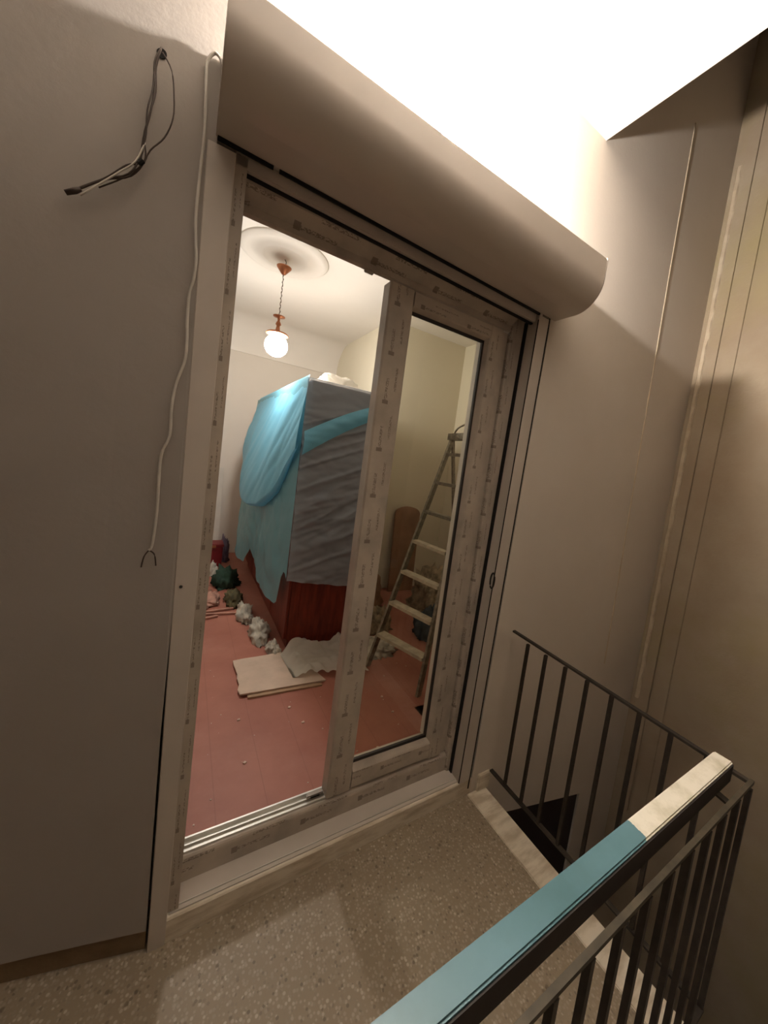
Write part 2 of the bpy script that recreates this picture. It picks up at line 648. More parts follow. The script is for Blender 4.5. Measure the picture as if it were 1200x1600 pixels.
# rough seam of plaster in the corner of door wall and right wall
bm = bmesh.new()
prev = None
ns = 70
for i in range(ns + 1):
    z = 0.15 + i * (3.5 - 0.15) / ns
    w = 0.012 + 0.02 * abs(noise.noise(Vector((0, 3, z * 7)))) + 0.01 * random.random()
    t = 0.006 + 0.008 * random.random()
    ring = [bm.verts.new(p) for p in ((2.651, -0.03 - w, z), (2.651 - t, -0.03 - w * 0.6, z), (2.651 - t, -0.026, z), (2.651, -0.02, z))]
    if prev:
        for k in range(4):
            bm.faces.new((prev[k], prev[(k + 1) % 4], ring[(k + 1) % 4], ring[k]))
    prev = ring
struct('trim_3', bm, plaster('fresh filler', (214, 200, 176), (190, 172, 146), 12, 0.4), label='rough line of filler down the stairwell corner')

# vertical flat strips on the right wall
tr = thing('cable_trunking', 'flat cream trunking running up the stairwell corner beside the filler line', 'trunking')
obj('cover_strip', box(2.638, 2.6498, -0.108, -0.052, -0.6, 5.3), M_wall_right, tr, bevel=0.002)
obj('cover_strip', box(2.640, 2.6498, -0.200, -0.116, -0.6, 5.3), M_wall_right, tr, bevel=0.002)
cd = obj('wall_cable', tube(smooth_path([(2.127, 0.0018, 3.46), (2.135, 0.0018, 3.1), (2.148, 0.0018, 2.6), (2.162, 0.0018, 2.2),
                                         (2.18, 0.0018, 1.6), (2.205, 0.0018, 1.0), (2.222, 0.0018, 0.45)], 5), 0.0055, 8),
         simple('painted over cable', (214, 196, 170), 0.6, 0, 0.08), smooth=True)
tag(cd, 'thin painted cable running straight up the wall behind the railing', 'cable')

# steps going down in the stairwell
st = bmesh.new()
for i in range(9):
    y1 = -0.9 - 0.27 * i + 0.0
# flight descends away from the viewer, along the wall
stairs = thing('staircase', 'dark flight of steps going down behind the railing', 'stairs')
for i in range(8):
    z1 = -0.9 - 0.19 * i
    ya = -2.2 + 0.27 * i
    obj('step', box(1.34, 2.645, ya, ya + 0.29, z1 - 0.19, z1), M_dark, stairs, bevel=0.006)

# ---------------------------------------------------------------- door
DY = 0.08     # front plane of the frame
door = bpy.data.objects.new('door_1', None)
COL.objects.link(door)
door['kind'] = 'structure'
door['label'] = 'white sliding balcony door still wrapped in printed film'
FX0, FX1, FZ0, FZ1 = 0.042, 1.20, 0.085, 2.19
M_f_left = film('film left jamb', 'z', 0.055, 0.034, 0.168)
M_f_head = film('film head', 'x', 2.135, 0.07, 0.25, 0.05)
M_f_bot = film('film bottom', 'x', 0.145, 0.09, 0.23, 0.02)
M_f_right = film('film right jamb', 'z', 1.13, 0.06, 0.15, 0.05)
M_f_mull = film('film mullion', 'z', 0.586, 0.095, 0.168)
M_f_stile = film('film right stile', 'z', 1.04, 0.075, 0.15)
M_f_srail = film('film sash rail', 'x', 0.24, 0.07, 0.19)
M_f_strail = film('film sash top rail', 'x', 2.06, 0.06, 0.22)


def frame_profile_z(x0, x1, z0, z1, mat, name, y0=DY, y1=0.14, step=0.012, side=1, parent=None):
    """vertical member with a stepped face (the step towards the opening on 'side')"""
    s = side
    pts = [(x0, y1), (x0, y0), (x1, y0), (x1, y1)]
    if side > 0:
        pts = [(x0, y1), (x0, y0), (x1 - step, y0), (x1 - step * 0.6, y0 + 0.006), (x1, y0 + 0.010), (x1, y1)]
    else:
        pts = [(x0, y1), (x0, y0 + 0.010), (x0 + step * 0.6, y0 + 0.006), (x0 + step, y0), (x1, y0), (x1, y1)]
    return obj(name, prism(pts, 'z', z0, z1), mat, parent)


frame = obj('outer_frame', box(FX0, 0.070, 0.012, 0.14, FZ0, FZ1), M_f_left, door)
frame_profile_z(1.118, FX1, FZ0, FZ1, M_f_right, 'jamb', DY - 0.012, 0.14, 0.01, -1, door)
# head of the frame
obj('head', prism([(0.036, 2.19), (0.036, 2.150), (DY, 2.122), (DY, 2.100), (DY + 0.012, 2.095), (0.14, 2.12), (0.14, 2.19)], 'x', 0.070, 1.118), M_f_head, door)
# bottom of the frame: film-covered face with a rounded shoulder
sh = [(0.14, 0.09), (DY - 0.004, 0.09), (DY - 0.004, 0.155)]
for k in range(6):
    a = k / 5 * math.pi / 2
    sh.append((DY - 0.004 + 0.02 * (1 - math.cos(a)), 0.155 + 0.02 * math.sin(a)))
sh += [(0.104, 0.176), (0.104, 0.168), (0.14, 0.168)]
obj('bottom_frame', prism(sh, 'x', 0.070, 1.118), M_f_bot, door)
tk = obj('track', prism([(0.104, 0.168), (0.104, 0.186), (0.109, 0.186), (0.109, 0.172), (0.128, 0.172), (0.128, 0.186),
                         (0.134, 0.186), (0.134, 0.168)], 'x', 0.070, 1.118), M_track, door)
tk['label'] = 'bright bare aluminium sliding track'
obj('track', box(0.070, 0.54, 0.088, 0.096, 0.174, 0.182), M_track, door)
# latch on the track and stopper in the head
la = obj('latch', box(0.468, 0.532, 0.098, 0.118, 0.186, 0.198), M_steel, door, bevel=0.003)
obj('slot', box(0.482, 0.516, 0.0965, 0.0985, 0.189, 0.195), M_slot, la)
obj('stopper', box(0.44, 0.472, 0.084, 0.094, 2.087, 2.098), M_f_head, door, bevel=0.002)

# front sash
SY = DY - 0.002
sash = bpy.data.objects.new('sash', None)
COL.objects.link(sash)
sash.parent = door
GX0, GX1, GZ0, GZ1 = 0.642, 0.998, 0.278, 2.03
obj('mullion', prism([(0.536, 0.13), (0.536, SY + 0.006), (0.542, SY), (0.628, SY), (0.634, SY + 0.004), (GX0, SY + 0.02), (GX0, 0.13)], 'z', 0.182, 2.092), M_f_mull, sash)
obj('stile', prism([(GX1, 0.13), (GX1, SY + 0.02), (GX1 + 0.012, SY + 0.004), (GX1 + 0.018, SY), (1.078, SY), (1.084, SY + 0.012), (1.116, SY + 0.012), (1.116, 0.13)], 'z', 0.182, 2.092), M_f_stile, sash)
obj('bottom_rail', prism([(0.13, 0.19), (SY, 0.19), (SY, 0.256), (SY + 0.004, 0.262), (SY + 0.02, GZ0), (0.13, GZ0)], 'x', 0.636, 1.010), M_f_srail, sash)
obj('top_rail', prism([(0.13, 2.09), (SY, 2.09), (SY, GZ1 + 0.016), (SY + 0.004, GZ1 + 0.010), (SY + 0.02, GZ1), (0.13, GZ1)], 'x', 0.636, 1.010), M_f_strail, sash)
# dark glazing gaskets
obj('gasket', box(GX1 - 0.010, GX1 + 0.001, SY + 0.020, SY + 0.030, GZ0, GZ1), M_gasket, sash)
obj('gasket', box(GX0, GX1, SY + 0.020, SY + 0.030, GZ0, GZ0 + 0.013), M_gasket, sash)
obj('gasket', box(GX0, GX1, SY + 0.020, SY + 0.030, GZ1 - 0.010, GZ1), M_gasket, sash)
sp_ = obj('lit_edge_strip', box(GX1 - 0.006, GX1 + 0.003, SY + 0.036, SY + 0.060, GZ0, GZ1), M_pvc, sash)  # white strip added to show the lit reveal at the glass edge
gp = obj('glass_pane', box(GX0 - 0.004, GX1 + 0.004, SY + 0.030, SY + 0.034, GZ0 - 0.004, GZ1 + 0.004), M_glass, sash)
gp['label'] = 'dusty slightly yellow glass pane'

# sill: marble slab with aluminium lip
sill = obj('trim_4', prism([(0.0, 0.0), (0.0, 0.072), (0.004, 0.076), (0.14, 0.088), (0.14, 0.0)], 'x', 0.040, 1.226), M_marble)
sill['kind'] = 'structure'
sill['label'] = 'white marble sill under the sliding door'
lip = obj('trim_5', prism([(0.010, 0.0768), (0.010, 0.081), (0.016, 0.083), (0.076, 0.091), (0.076, 0.082)], 'x', 0.046, 1.185), M_alu)
lip['kind'] = 'structure'
lip['label'] = 'thin white metal flashing on the marble sill'
obj('ridge', box(0.046, 1.185, 0.020, 0.0225, 0.083, 0.088), M_track, lip)

# ---------------------------------------------------------------- roller shutter
sh_ = thing('roller_shutter', 'cream rounded roller shutter box with guide rails around the balcony door', 'shutter')
prof = [(0.0, 2.195), (0.0, 2.178), (-0.095, 2.176)]
for k in range(13):
    a = k / 12 * math.pi / 2
    prof.append((-0.095 - 0.105 * math.sin(a), 2.281 - 0.105 * math.cos(a)))
prof += [(-0.2, 2.352), (-0.197, 2.356), (0.0, 2.356)]
bm = prism(prof, 'x', 0.000, 1.285)
for v in bm.verts:
    if v.co.z < 2.3:
        v.co.z += 0.020 - 0.022 * v.co.x / 1.26
hs = obj('housing', bm, M_box, sh_)

for p in hs.data.polygons:
    p.use_smooth = abs(p.normal.x) < 0.5 and (p.area < 0.03 or p.normal.y < -0.95 or p.normal.z < -0.9)
ec = [(y * 1.0, z) for y, z in prof]
obj('end_cap', prism([(y - (0.002 if y < 0 else 0), z + (0.002 if z > 2.3 else 0.018)) for y, z in prof], 'x', -0.004, 0.0), M_alu, sh_)
obj('end_cap', prism([(y - (0.002 if y < 0 else 0), z + (0.002 if z > 2.3 else -0.002)) for y, z in prof], 'x', 1.285, 1.289), M_alu, sh_)
# left guide rail: faces the viewer, stands 3 cm proud
g = obj('guide_rail', prism([(-0.020, 0.03), (-0.020, -0.001), (-0.018, -0.003), (0.040, -0.003), (0.042, -0.001), (0.042, 0.08), (-0.012, 0.08)], 'z', 0.0, 2.178), M_alu, sh_)
for v in g.data.vertices:      # the rail stands slightly out of plumb
    if v.co.z < 0.5 and v.co.x < 0.0:
        v.co.x += 0.020
obj('screw', lathe([(0.004, -0.0), (0.004, 0.002), (0.0035, 0.003)], 0, 0, 12), M_gasket, sh_)
bpy.data.objects['screw'].matrix_world = Matrix.Translation((0.005, -0.003, 1.085)) @ Matrix.Rotation(math.pi / 2, 4, 'X')
# right guide rail with its black curtain slot, corner line and wall gap
def lean(bm_):
    for v in bm_.verts:          # this rail leans in towards its foot
        v.co.x -= 0.042 * (1 - (v.co.z - 0.078) / 2.1)
    return bm_


g = obj('guide_rail', lean(prism([(1.188, 0.060), (1.188, 0.000), (1.190, -0.003), (1.248, -0.003), (1.250, 0.0), (1.250, 0.08), (1.188, 0.08)], 'z', 0.078, 2.178)), M_alu, sh_)
obj('slot_gap_strip', lean(box(1.182, 1.1885, 0.052, 0.076, 0.083, 2.15)), M_slot, g)
obj('slot_gap_strip', lean(box(1.1865, 1.1890, -0.0025, 0.0015, 0.083, 2.15)), M_slot, g)
obj('slot_gap_strip', lean(box(1.250, 1.258, -0.001, 0.006, 0.03, 2.176)), M_slot, g)  # black strip in place of the dark gap between rail and wall
# bottom slat of the rolled-up curtain and black bars painting the shadow gap above it
es = obj('end_slat', beam((0.042, 0.021, 2.182), (1.186, 0.021, 2.160), 0.034, 0.018, (0, 0, 1)), M_alu, sh_, bevel=0.002)
es['label'] = 'pale bottom slat of the rolled up curtain'
for (a, b) in ((0.0, 0.128), (0.143, 1.19), (1.205, 1.25)):
    za, zb_ = 2.197 - 0.022 * a / 1.26, 2.197 - 0.022 * b / 1.26
    obj('slot', beam((a, 0.000, za - 0.003), (b, 0.000, zb_ - 0.003), 0.009, 0.006, (0, 0, 1)), M_slot, es)
obj('seal', beam((0.042, 0.032, 2.162), (1.186, 0.032, 2.140), 0.006, 0.012, (0, 0, 1)), M_slot, sh_)
# lock pull on the right guide rail
pull = bmesh.new()
pts = []
for k in range(21):
    a = k / 20 * 2 * math.pi
    x = 0.012 * math.cos(a)
    z = 0.034 * math.sin(a)
    pts.append((1.162, 0.004 + x, 1.03 + z))
tube(pts, 0.0036, 8, pull)
pl = obj('pull_ring', pull, M_gasket, g)

# bare bulb fixed to the wall above the box
bl = thing('bare_bulb', 'lit bare bulb in a holder on the wall just above the shutter box', 'lamp')
bx, by, bz = BULB_POS
hs.data.set_sharp_from_angle(angle=math.radians(35))
holder = obj('bulb_holder', tube([(bx, 0.0, bz), (bx, by + 0.035, bz)], [0.026, 0.02], 16), M_pvc, bl)
bb = bmesh.new()
bmesh.ops.create_uvsphere(bb, u_segments=20, v_segments=12, radius=0.028)
bmesh.ops.translate(bb, verts=bb.verts, vec=(bx, by, bz))
obj('glass_bulb', bb, M_bulb, bl, smooth=True)

# ---------------------------------------------------------------- wires on the left wall
wb = thing('wire_bundle', 'bundle of loose dark wires hanging from a hole in the left wall', 'wires')
A = [(-0.119, 0.01, 2.309), (-0.127, 0.012, 2.269), (-0.127, 0.012, 2.216), (-0.13, 0.012, 2.162), (-0.135, 0.014, 2.113),
     (-0.139, 0.015, 2.067), (-0.163, 0.021, 2.035), (-0.201, 0.030, 2.001), (-0.247, 0.042, 1.96)]
B = [(-0.116, -0.002, 2.302), (-0.097, -0.006, 2.274), (-0.089, -0.008, 2.225), (-0.088, -0.009, 2.178), (-0.101, -0.005, 2.133),
     (-0.125, 0.001, 2.097), (-0.138, 0.004, 2.061), (-0.17, 0.016, 2.022), (-0.21, 0.028, 1.985)]
for i in range(4):
    pts = []
    for k, p in enumerate(A):
        j = 0.0022 * min(k, 3) if k < 7 else 0.0008
        pts.append((p[0] + random.uniform(-j, j), p[1] * 0.5 - 0.004 + random.uniform(-j, j), p[2] + random.uniform(-j, j) * 1.4 + i * 0.001))
    obj('strand', tube(smooth_path(pts, 4), 0.0017, 6), M_wire_dark, wb, smooth=True)
obj('strand', tube(smooth_path([(p[0], min(p[1], -p[0] * 0.14 - 0.012), p[2]) for p in B], 4), 0.0015, 6), M_wire_dark, wb, smooth=True)
obj('strand', tube(smooth_path([(p[0] - 0.012 * math.sin(i), p[1] * 0.5 - 0.007, p[2] - 0.006) for i, p in enumerate(A[4:])], 4), 0.0018, 6), M_wire_white, wb, smooth=True)
obj('tape_end', tube([(-0.238, 0.015, 1.967), (-0.247, 0.017, 1.960), (-0.262, 0.019, 1.950)], [0.004, 0.006, 0.005], 8), M_wire_dark, wb, smooth=True)
tie = [(-0.139 + 0.006 * math.cos(a), -0.006 + 0.006 * math.sin(a), 2.062) for a in [k * math.pi / 6 for k in range(12)]]
obj('tie', tube([(-0.137, 0.003, 2.070), (-0.143, 0.003, 2.060)], 0.0055, 8), M_slot, wb)
hl = obj('hole', lathe([(0.009, 0.0), (0.010, 0.003), (0.004, 0.003)], 0, 0, 14), M_slot, wb)
hl.matrix_world = Matrix.Translation((-0.118, 0.0175, 2.312)) @ Matrix.Rotation(math.radians(-14.2), 4, 'Z') @ Matrix.Rotation(math.radians(90), 4, 'X') @ Matrix.Rotation(0, 4, 'Y')

wc = thing('flat_cable', 'long white flat cable dangling beside the left guide rail with a split end', 'cable')
D = [(0.001, -0.013, 2.33), (-0.007, -0.011, 2.352), (-0.02, -0.007, 2.360), (-0.033, -0.004, 2.336), (-0.033, -0.004, 2.304),
     (-0.027, -0.006, 2.196), (-0.029, -0.006, 2.083), (-0.030, -0.006, 1.997), (-0.026, -0.008, 1.94), (-0.022, -0.011, 1.899),
     (-0.024, -0.01, 1.853), (-0.030, -0.006, 1.819), (-0.030, -0.006, 1.759), (-0.027, -0.008, 1.707), (-0.028, -0.007, 1.66),
     (-0.042, -0.002, 1.601), (-0.047, -0.001, 1.538), (-0.046, -0.001, 1.475), (-0.06, 0.003, 1.426), (-0.061, 0.003, 1.362),
     (-0.060, 0.003, 1.281), (-0.064, 0.004, 1.198), (-0.070, 0.005, 1.182)]
cb_ = tube(smooth_path(D, 5), 0.0034, 8)
obj('cable_sheath', cb_, M_wire_white, wc, smooth=True)
obj('bare_core', tube(smooth_path([(-0.070, 0.005, 1.182), (-0.079, 0.004, 1.166), (-0.083, 0.003, 1.139)], 4), 0.0016, 6), M_wire_dark, wc, smooth=True)
obj('bare_core', tube(smooth_path([(-0.070, 0.005, 1.182), (-0.058, 0.002, 1.172), (-0.053, 0.0, 1.143)], 4), 0.0016, 6), M_wire_dark, wc, smooth=True)

# ---------------------------------------------------------------- railing
ra = thing('stair_railing', 'dark steel stair railing with a blue and white painted handrail', 'railing')
RX, RZ, RY = 1.337, 0.772, -0.85
obj('top_bar', beam((RX, -0.012, RZ + 0.012), (RX, RY, RZ - 0.012), 0.016, 0.008), M_rail_metal, ra)
obj('top_bar', beam((RX + 0.011, RY, RZ - 0.012), (-1.2, RY, RZ - 0.014), 0.010, 0.010, (0, 1, 0)), M_rail_tan, ra)
obj('bottom_bar', beam((RX, -0.012, 0.088), (RX, RY, 0.070), 0.018, 0.008), M_rail_metal, ra)
obj('bottom_bar', beam((RX, RY, 0.070), (-1.2, RY, 0.070), 0.018, 0.008, (0, 1, 0)), M_rail_metal, ra)
b0 = obj('baluster', box(-0.006, 0.006, -0.006, 0.006, 0.0, RZ - 0.01 - 0.078), M_rail_metal, ra)
first = True


def baluster(x, y, z=0.078):
    global first
    if first:
        o = b0
        first = False
    else:
        o = b0.copy()
        COL.objects.link(o)
        o.parent = ra
    o.location = (x, y, z)


for k in range(8):
    baluster(RX, -0.100 - 0.0935 * k, 0.080)
baluster(RX, RY, 0.060)
for k in range(1, 20):
    baluster(RX - 0.0935 * k, RY, 0.068)
hr = obj('handrail', box(-1.2, 1.288, -0.819, -0.777, 0.762, 0.812), M_handrail, ra, bevel=0.003)
hr['label'] = 'square handrail painted blue with a whitewashed end'
obj('handrail_dark_side', box(-1.19, 1.285, -0.822, -0.8195, 0.760, 0.806), M_gasket, ra)  # thin dark strip laid over the side facing the viewer
for x in (1.2, -0.4):
    obj('bracket', beam((x, -0.80, 0.762), (x, RY, 0.752), 0.02, 0.006), M_rail_metal, ra)
    obj('bracket', box(x - 0.01, x + 0.01, -0.806, -0.796, 0.745, 0.765), M_rail_metal, ra)

# ---------------------------------------------------------------- the room beyond
RXR, RYB, RYN = 2.78, 4.1, 2.5
struct('floor.002', box(-1.2, 3.0, 0.142, 4.3, -0.1, 0.0), M_floor_room, label='red brown dusty floor of the room')
struct('ceiling.002', box(-1.3, 3.0, 0.28, 4.4, CE, CE + 0.1), M_ceiling, label='white ceiling of the room')
struct('wall_back.001', box(-1.3, 1.75, RYB, RYB + 0.1, 0.0, CE), M_wall_room, label='far cream wall of the room')
struct('wall_right.001', box(1.75, RXR + 0.1, RYN, RYN + 0.1, 0.0, CE), M_wall_room_b, label='near cream wall behind the ladder')
struct('wall_right.002', box(1.75, 1.85, RYN + 0.1, RYB, 0.0, CE), M_wall_room_b, label='return wall of the room')
struct('wall_right.003', box(RXR, RXR + 0.1, 0.28, RYN, 0.0, CE), M_wall_room_b, label='right wall of the room')
struct('wall_left.002', box(-1.3, -1.2, 0.28, RYB, 0.0, CE), M_wall_room, label='left wall of the room')
struct('wall_front.004', box(1.262, 3.0, 0.281, 0.40, -0.1, CE), M_wall_room, label='inner face of the door wall right of the door')
struct('wall_front.005', box(-1.3, 0.0, 0.281, 0.40, 0.0, CE), M_wall_room, label='inner face of the door wall left of the door')
# coved cornice on the far wall
cv = [(RYB, 2.60), (RYB - 0.012, 2.60), (RYB - 0.012, 2.612)]
for k in range(13):
    a = k / 12 * math.pi / 2
    cv.append((RYB - 0.36 + 0.355 * math.cos(a), 2.63 + (CE - 0.0005 - 2.63) * math.sin(a)))
cv += [(RYB, CE)]
cbm = prism(cv, 'x', -1.2, 1.75)
co = struct('trim_6', cbm, M_ceiling, label='curved plaster cornice at the top of the far wall')
for p in co.data.polygons:
    p.use_smooth = abs(p.normal.x) < 0.5 and 1e-4 < p.area < 0.2
co.data.set_sharp_from_angle(angle=math.radians(30))

# ceiling medallion: rings of plaster
pr = [(0.0, CE - 0.034), (0.07, CE - 0.034), (0.085, CE - 0.028), (0.16, CE - 0.024), (0.185, CE - 0.036), (0.21, CE - 0.036), (0.235, CE - 0.020),
      (0.30, CE - 0.016), (0.33, CE - 0.030), (0.36, CE - 0.030), (0.385, CE - 0.010), (0.395, CE)]
pr = [(max(0.001, r * 0.86), CE - (CE - z) * 0.8) for r, z in pr]
md = obj('ceiling_rose', lathe(pr, LAMP_X, LAMP_Y, 64), M_ceiling, smooth=True)
tag(md, 'round white plaster ceiling rose above the pendant lamp', 'ceiling rose')

pd = thing('pendant_lamp', 'lit pendant globe lamp with copper fittings hanging in the room', 'lamp')
zc = CE - 0.034
obj('hook', tube(smooth_path([(LAMP_X, LAMP_Y, zc + 0.002), (LAMP_X + 0.012, LAMP_Y, zc - 0.02), (LAMP_X, LAMP_Y, zc - 0.05)], 4), 0.004, 8), M_steel, pd, smooth=True)
obj('ceiling_cup', lathe([(0.004, zc - 0.115), (0.014, zc - 0.112), (0.055, zc - 0.062), (0.057, zc - 0.055), (0.014, zc - 0.045), (0.004, zc - 0.044)], LAMP_X, LAMP_Y, 24), M_copper, pd, smooth=True)
ch = []
n = 26
z0, z1 = zc - 0.11, 2.515
for k in range(n + 1):
    ch.append((LAMP_X + 0.0035 * math.cos(k * 1.9), LAMP_Y + 0.0035 * math.sin(k * 1.9), z0 + (z1 - z0) * k / n))
obj('chain', tube(ch, [0.0045 if k % 2 else 0.0025 for k in range(n + 1)], 8), M_chain, pd, smooth=True)
obj('stem', lathe([(0.004, 2.53), (0.012, 2.527), (0.046, 2.516), (0.046, 2.511), (0.012, 2.503), (0.009, 2.48), (0.018, 2.465),
                   (0.022, 2.452), (0.012, 2.44), (0.016, 2.415), (0.02, 2.40), (0.02, 2.39)], LAMP_X, LAMP_Y, 24), M_copper, pd, smooth=True)
obj('gallery', lathe([(0.02, 2.398), (0.075, 2.386), (0.085, 2.378), (0.085, 2.370), (0.07, 2.368), (0.02, 2.372)], LAMP_X, LAMP_Y, 28), M_copper, pd, smooth=True)
gb = bmesh.new()
bmesh.ops.create_uvsphere(gb, u_segments=28, v_segments=18, radius=0.088)
for v in gb.verts:
    v.co.z *= 0.98
bmesh.ops.translate(gb, verts=gb.verts, vec=(LAMP_X, LAMP_Y, 2.285))
obj('glass_globe', gb, M_globe, pd, smooth=True)

# wardrobe
WX0, WX1, WY0, WY1, WZ = 0.70, 1.30, 1.50, 3.55, 1.975
wd = thing('wardrobe', 'tall dark red wooden wardrobe half covered with plastic sheeting', 'wardrobe')
obj('carcass', box(WX0 + 0.02, WX1, WY0, WY1, 0.07, WZ - 0.03), M_wood, wd, bevel=0.003)
obj('plinth', box(WX0 + 0.03, WX1 - 0.01, WY0 + 0.015, WY1 - 0.01, 0.0, 0.07), M_wood, wd)
obj('cornice', box(WX0 - 0.005, WX1 + 0.01, WY0 - 0.008, WY1 + 0.01, WZ - 0.03, WZ), M_wood, wd, bevel=0.004)
nd = 4
dw = (WY1 - WY0) / nd
for i in range(nd):
    d = obj('door', box(WX0, WX0 + 0.019, WY0 + i * dw + 0.003, WY0 + (i + 1) * dw - 0.003, 0.08, WZ - 0.035), M_wood, wd, bevel=0.003)
    ky = WY0 + (i + (0.9 if i % 2 == 0 else 0.1)) * dw
    kb = tube([(WX0 + 0.001, ky, 1.0), (WX0 - 0.02, ky, 1.0)], [0.006, 0.011], 10)
    obj('knob', kb, M_copper, d)
# raised panel on the narrow side
obj('side_panel', box(WX0 + 0.09, WX1 - 0.08, WY0 - 0.006, WY0, 0.16, 1.85), M_wood, wd, bevel=0.002)

# thin clear sheet over the wardrobe: wraps top, narrow side and door side
def nz(*a):
    return noise.noise(Vector(a))


def fold(p, k=1.0):
    """sum of a few diagonal creases"""
    return k * (0.35 * abs(nz(p[0] * 3.1, p[1] * 3.1, p[2] * 6.0)) + 0.2 * abs(nz(p[0] * 9, p[1] * 9, p[2] * 16 + p[0] * 8)))


def narrow_side(u, v):
    x = WX0 - 0.036 + (WX1 + 0.025 - (WX0 - 0.036)) * u
    hem = 0.545 - 0.10 * u + 0.003 * math.sin(u * 19)
    z = WZ + 0.012 + (hem - WZ - 0.012) * v
    d = z - 0.42 * x
    ridge = max(0.0, 1 - abs(nz(x * 1.1, d * 6.5, 0.0)) * 5) * 0.016 + max(0.0, 1 - abs(nz(x * 1.6, d * 13, 5.0)) * 5) * 0.008
    out = 0.012 + (0.06 * fold((x * 0.8, 0.3, d)) + ridge) * min(1, v * 6) + 0.02 * v
    return (x, WY0 - 0.008 - out, z)


cs = thing('plastic_sheet', 'thin grey translucent dust sheet taped over the narrow side of the wardrobe', 'plastic sheet')
obj('side_drop', grid(narrow_side, 60, 160), M_sheet_grey, cs, smooth=True)


def top_cover(u, v):
    x = WX0 - 0.015 + (WX1 - WX0 + 0.03) * u
    y = WY0 - 0.018 + (WY1 - WY0 + 0.03) * v
    return (x, y, WZ + 0.012 + 0.02 * abs(nz(x * 6, y * 6, 2)))


obj('top_cover', grid(top_cover, 20, 50), M_sheet_white, cs, smooth=True)


# teal drop over the door side, hem cut into hanging points
HEM = [(0.0, 0.545), (0.02, 0.60), (0.035, 0.56), (0.065, 0.31), (0.10, 0.30), (0.35, 0.33), (0.58, 0.36), (0.64, 0.42), (0.72, 0.22), (0.95, 0.22), (1.0, 0.5)]


def lerp_tab(tab, t):
    for (a, b), (c, d) in zip(tab, tab[1:]):
        if t <= c:
            return b + (d - b) * (t - a) / (c - a + 1e-9)
    return tab[-1][1]


def door_drop(u, v):
    y = WY0 - 0.022 + (WY1 + 0.03 - WY0) * u
    hem = lerp_tab(HEM, u)
    z = WZ + 0.013 + (hem - WZ - 0.013) * v
    out = 0.034 + 0.10 * v * min(1.0, u * 3) * (0.6 + 0.4 * math.sin(u * 9)) + 0.11 * fold((0.3, y * 1.1 + v, z * 0.4)) * min(1, v * 4 + 0.1) * min(1, u * 8)
    return (WX0 - out, y, z)



# bright blue sheet gathered in a sagging pouch over the top of the doors
LOW = [(0.0, 1.50), (0.08, 1.36), (0.2, 1.12), (0.34, 0.98), (0.5, 0.93), (0.64, 0.95), (0.76, 1.05), (0.88, 1.3), (1.0, 1.6)]
BUL = [(0.0, 0.025), (0.1, 0.06), (0.25, 0.12), (0.45, 0.17), (0.7, 0.20), (0.9, 0.14), (1.0, 0.06)]


def pouch(u, v):
    y = WY0 - 0.03 + (2.0) * u
    low = lerp_tab(LOW, u)
    top = WZ + 0.03
    bul = lerp_tab(BUL, u)
    if v < 0.82:
        t = v / 0.82
        z = top + (low - top) * t
        prof_ = math.sin(min(1, t * 1.0) * math.pi * 0.5) ** 1.2
        x = WX0 - 0.025 - bul * prof_
    else:                                # rolled under at the bottom
        t = (v - 0.82) / 0.18
        z = low - 0.035 * math.sin(t * math.pi) + 0.03 * t
        x = WX0 - 0.03 - bul * (1 - t * 0.92)
    crease = 0.035 * abs(nz(y * 2.2 + z * 1.6, z * 0.8, 1.0)) + 0.014 * abs(nz(y * 6 + z * 5, z * 1.5, 4.0))
    return (x - crease * min(1, v * 5), y, z)


bs = thing('plastic_sheet', 'bright blue plastic sheet sagging in a pouch from the wardrobe top', 'plastic sheet')
obj('pouch', grid(pouch, 90, 70), M_sheet_blue, bs, smooth=True)
ts = obj('hanging_drop', grid(door_drop, 80, 70), M_sheet_teal, bs, smooth=True)
ts['label'] = 'thin pale teal layer hanging in ragged points'


def band(u, v):
    x = WX0 - 0.03 + (WX1 + 0.03 - WX0 + 0.03) * u
    zc_ = 1.53 + 0.36 * u + 0.03 * math.sin(u * 3)
    w = 0.165 - 0.075 * u
    z = zc_ + w * (0.5 - v)
    out = 0.045 + 0.022 * math.sin(v * math.pi) + 0.008 * nz(x * 9, z * 30, 3)
    return (x, WY0 - 0.012 - out, z)


obj('diagonal_band', grid(band, 40, 14), M_sheet_blue, bs, smooth=True)
# milky bundle on top of the wardrobe
tb = obj('folded_sheet', crumple(1.08, 2.1, WZ + 0.03, 0.20, 0.24, 0.16, 3, 0.25), M_sheet_white, smooth=True)
tag(tb, 'crumpled white plastic bundle lying on top of the wardrobe', 'plastic sheet')

# ---------------------------------------------------------------- ladder
FR0, FR6 = Vector((1.424, 0.708, 0.233)), Vector((1.679, 0.868, 1.60))
FL0, FL6 = Vector((1.286, 1.115, 0.233)), Vector((1.718, 1.186, 1.60))
ld = thing('step_ladder', 'tall aluminium step ladder open in front of the cream wall', 'ladder')


def ext(a, b, t):
    return a + (b - a) * t


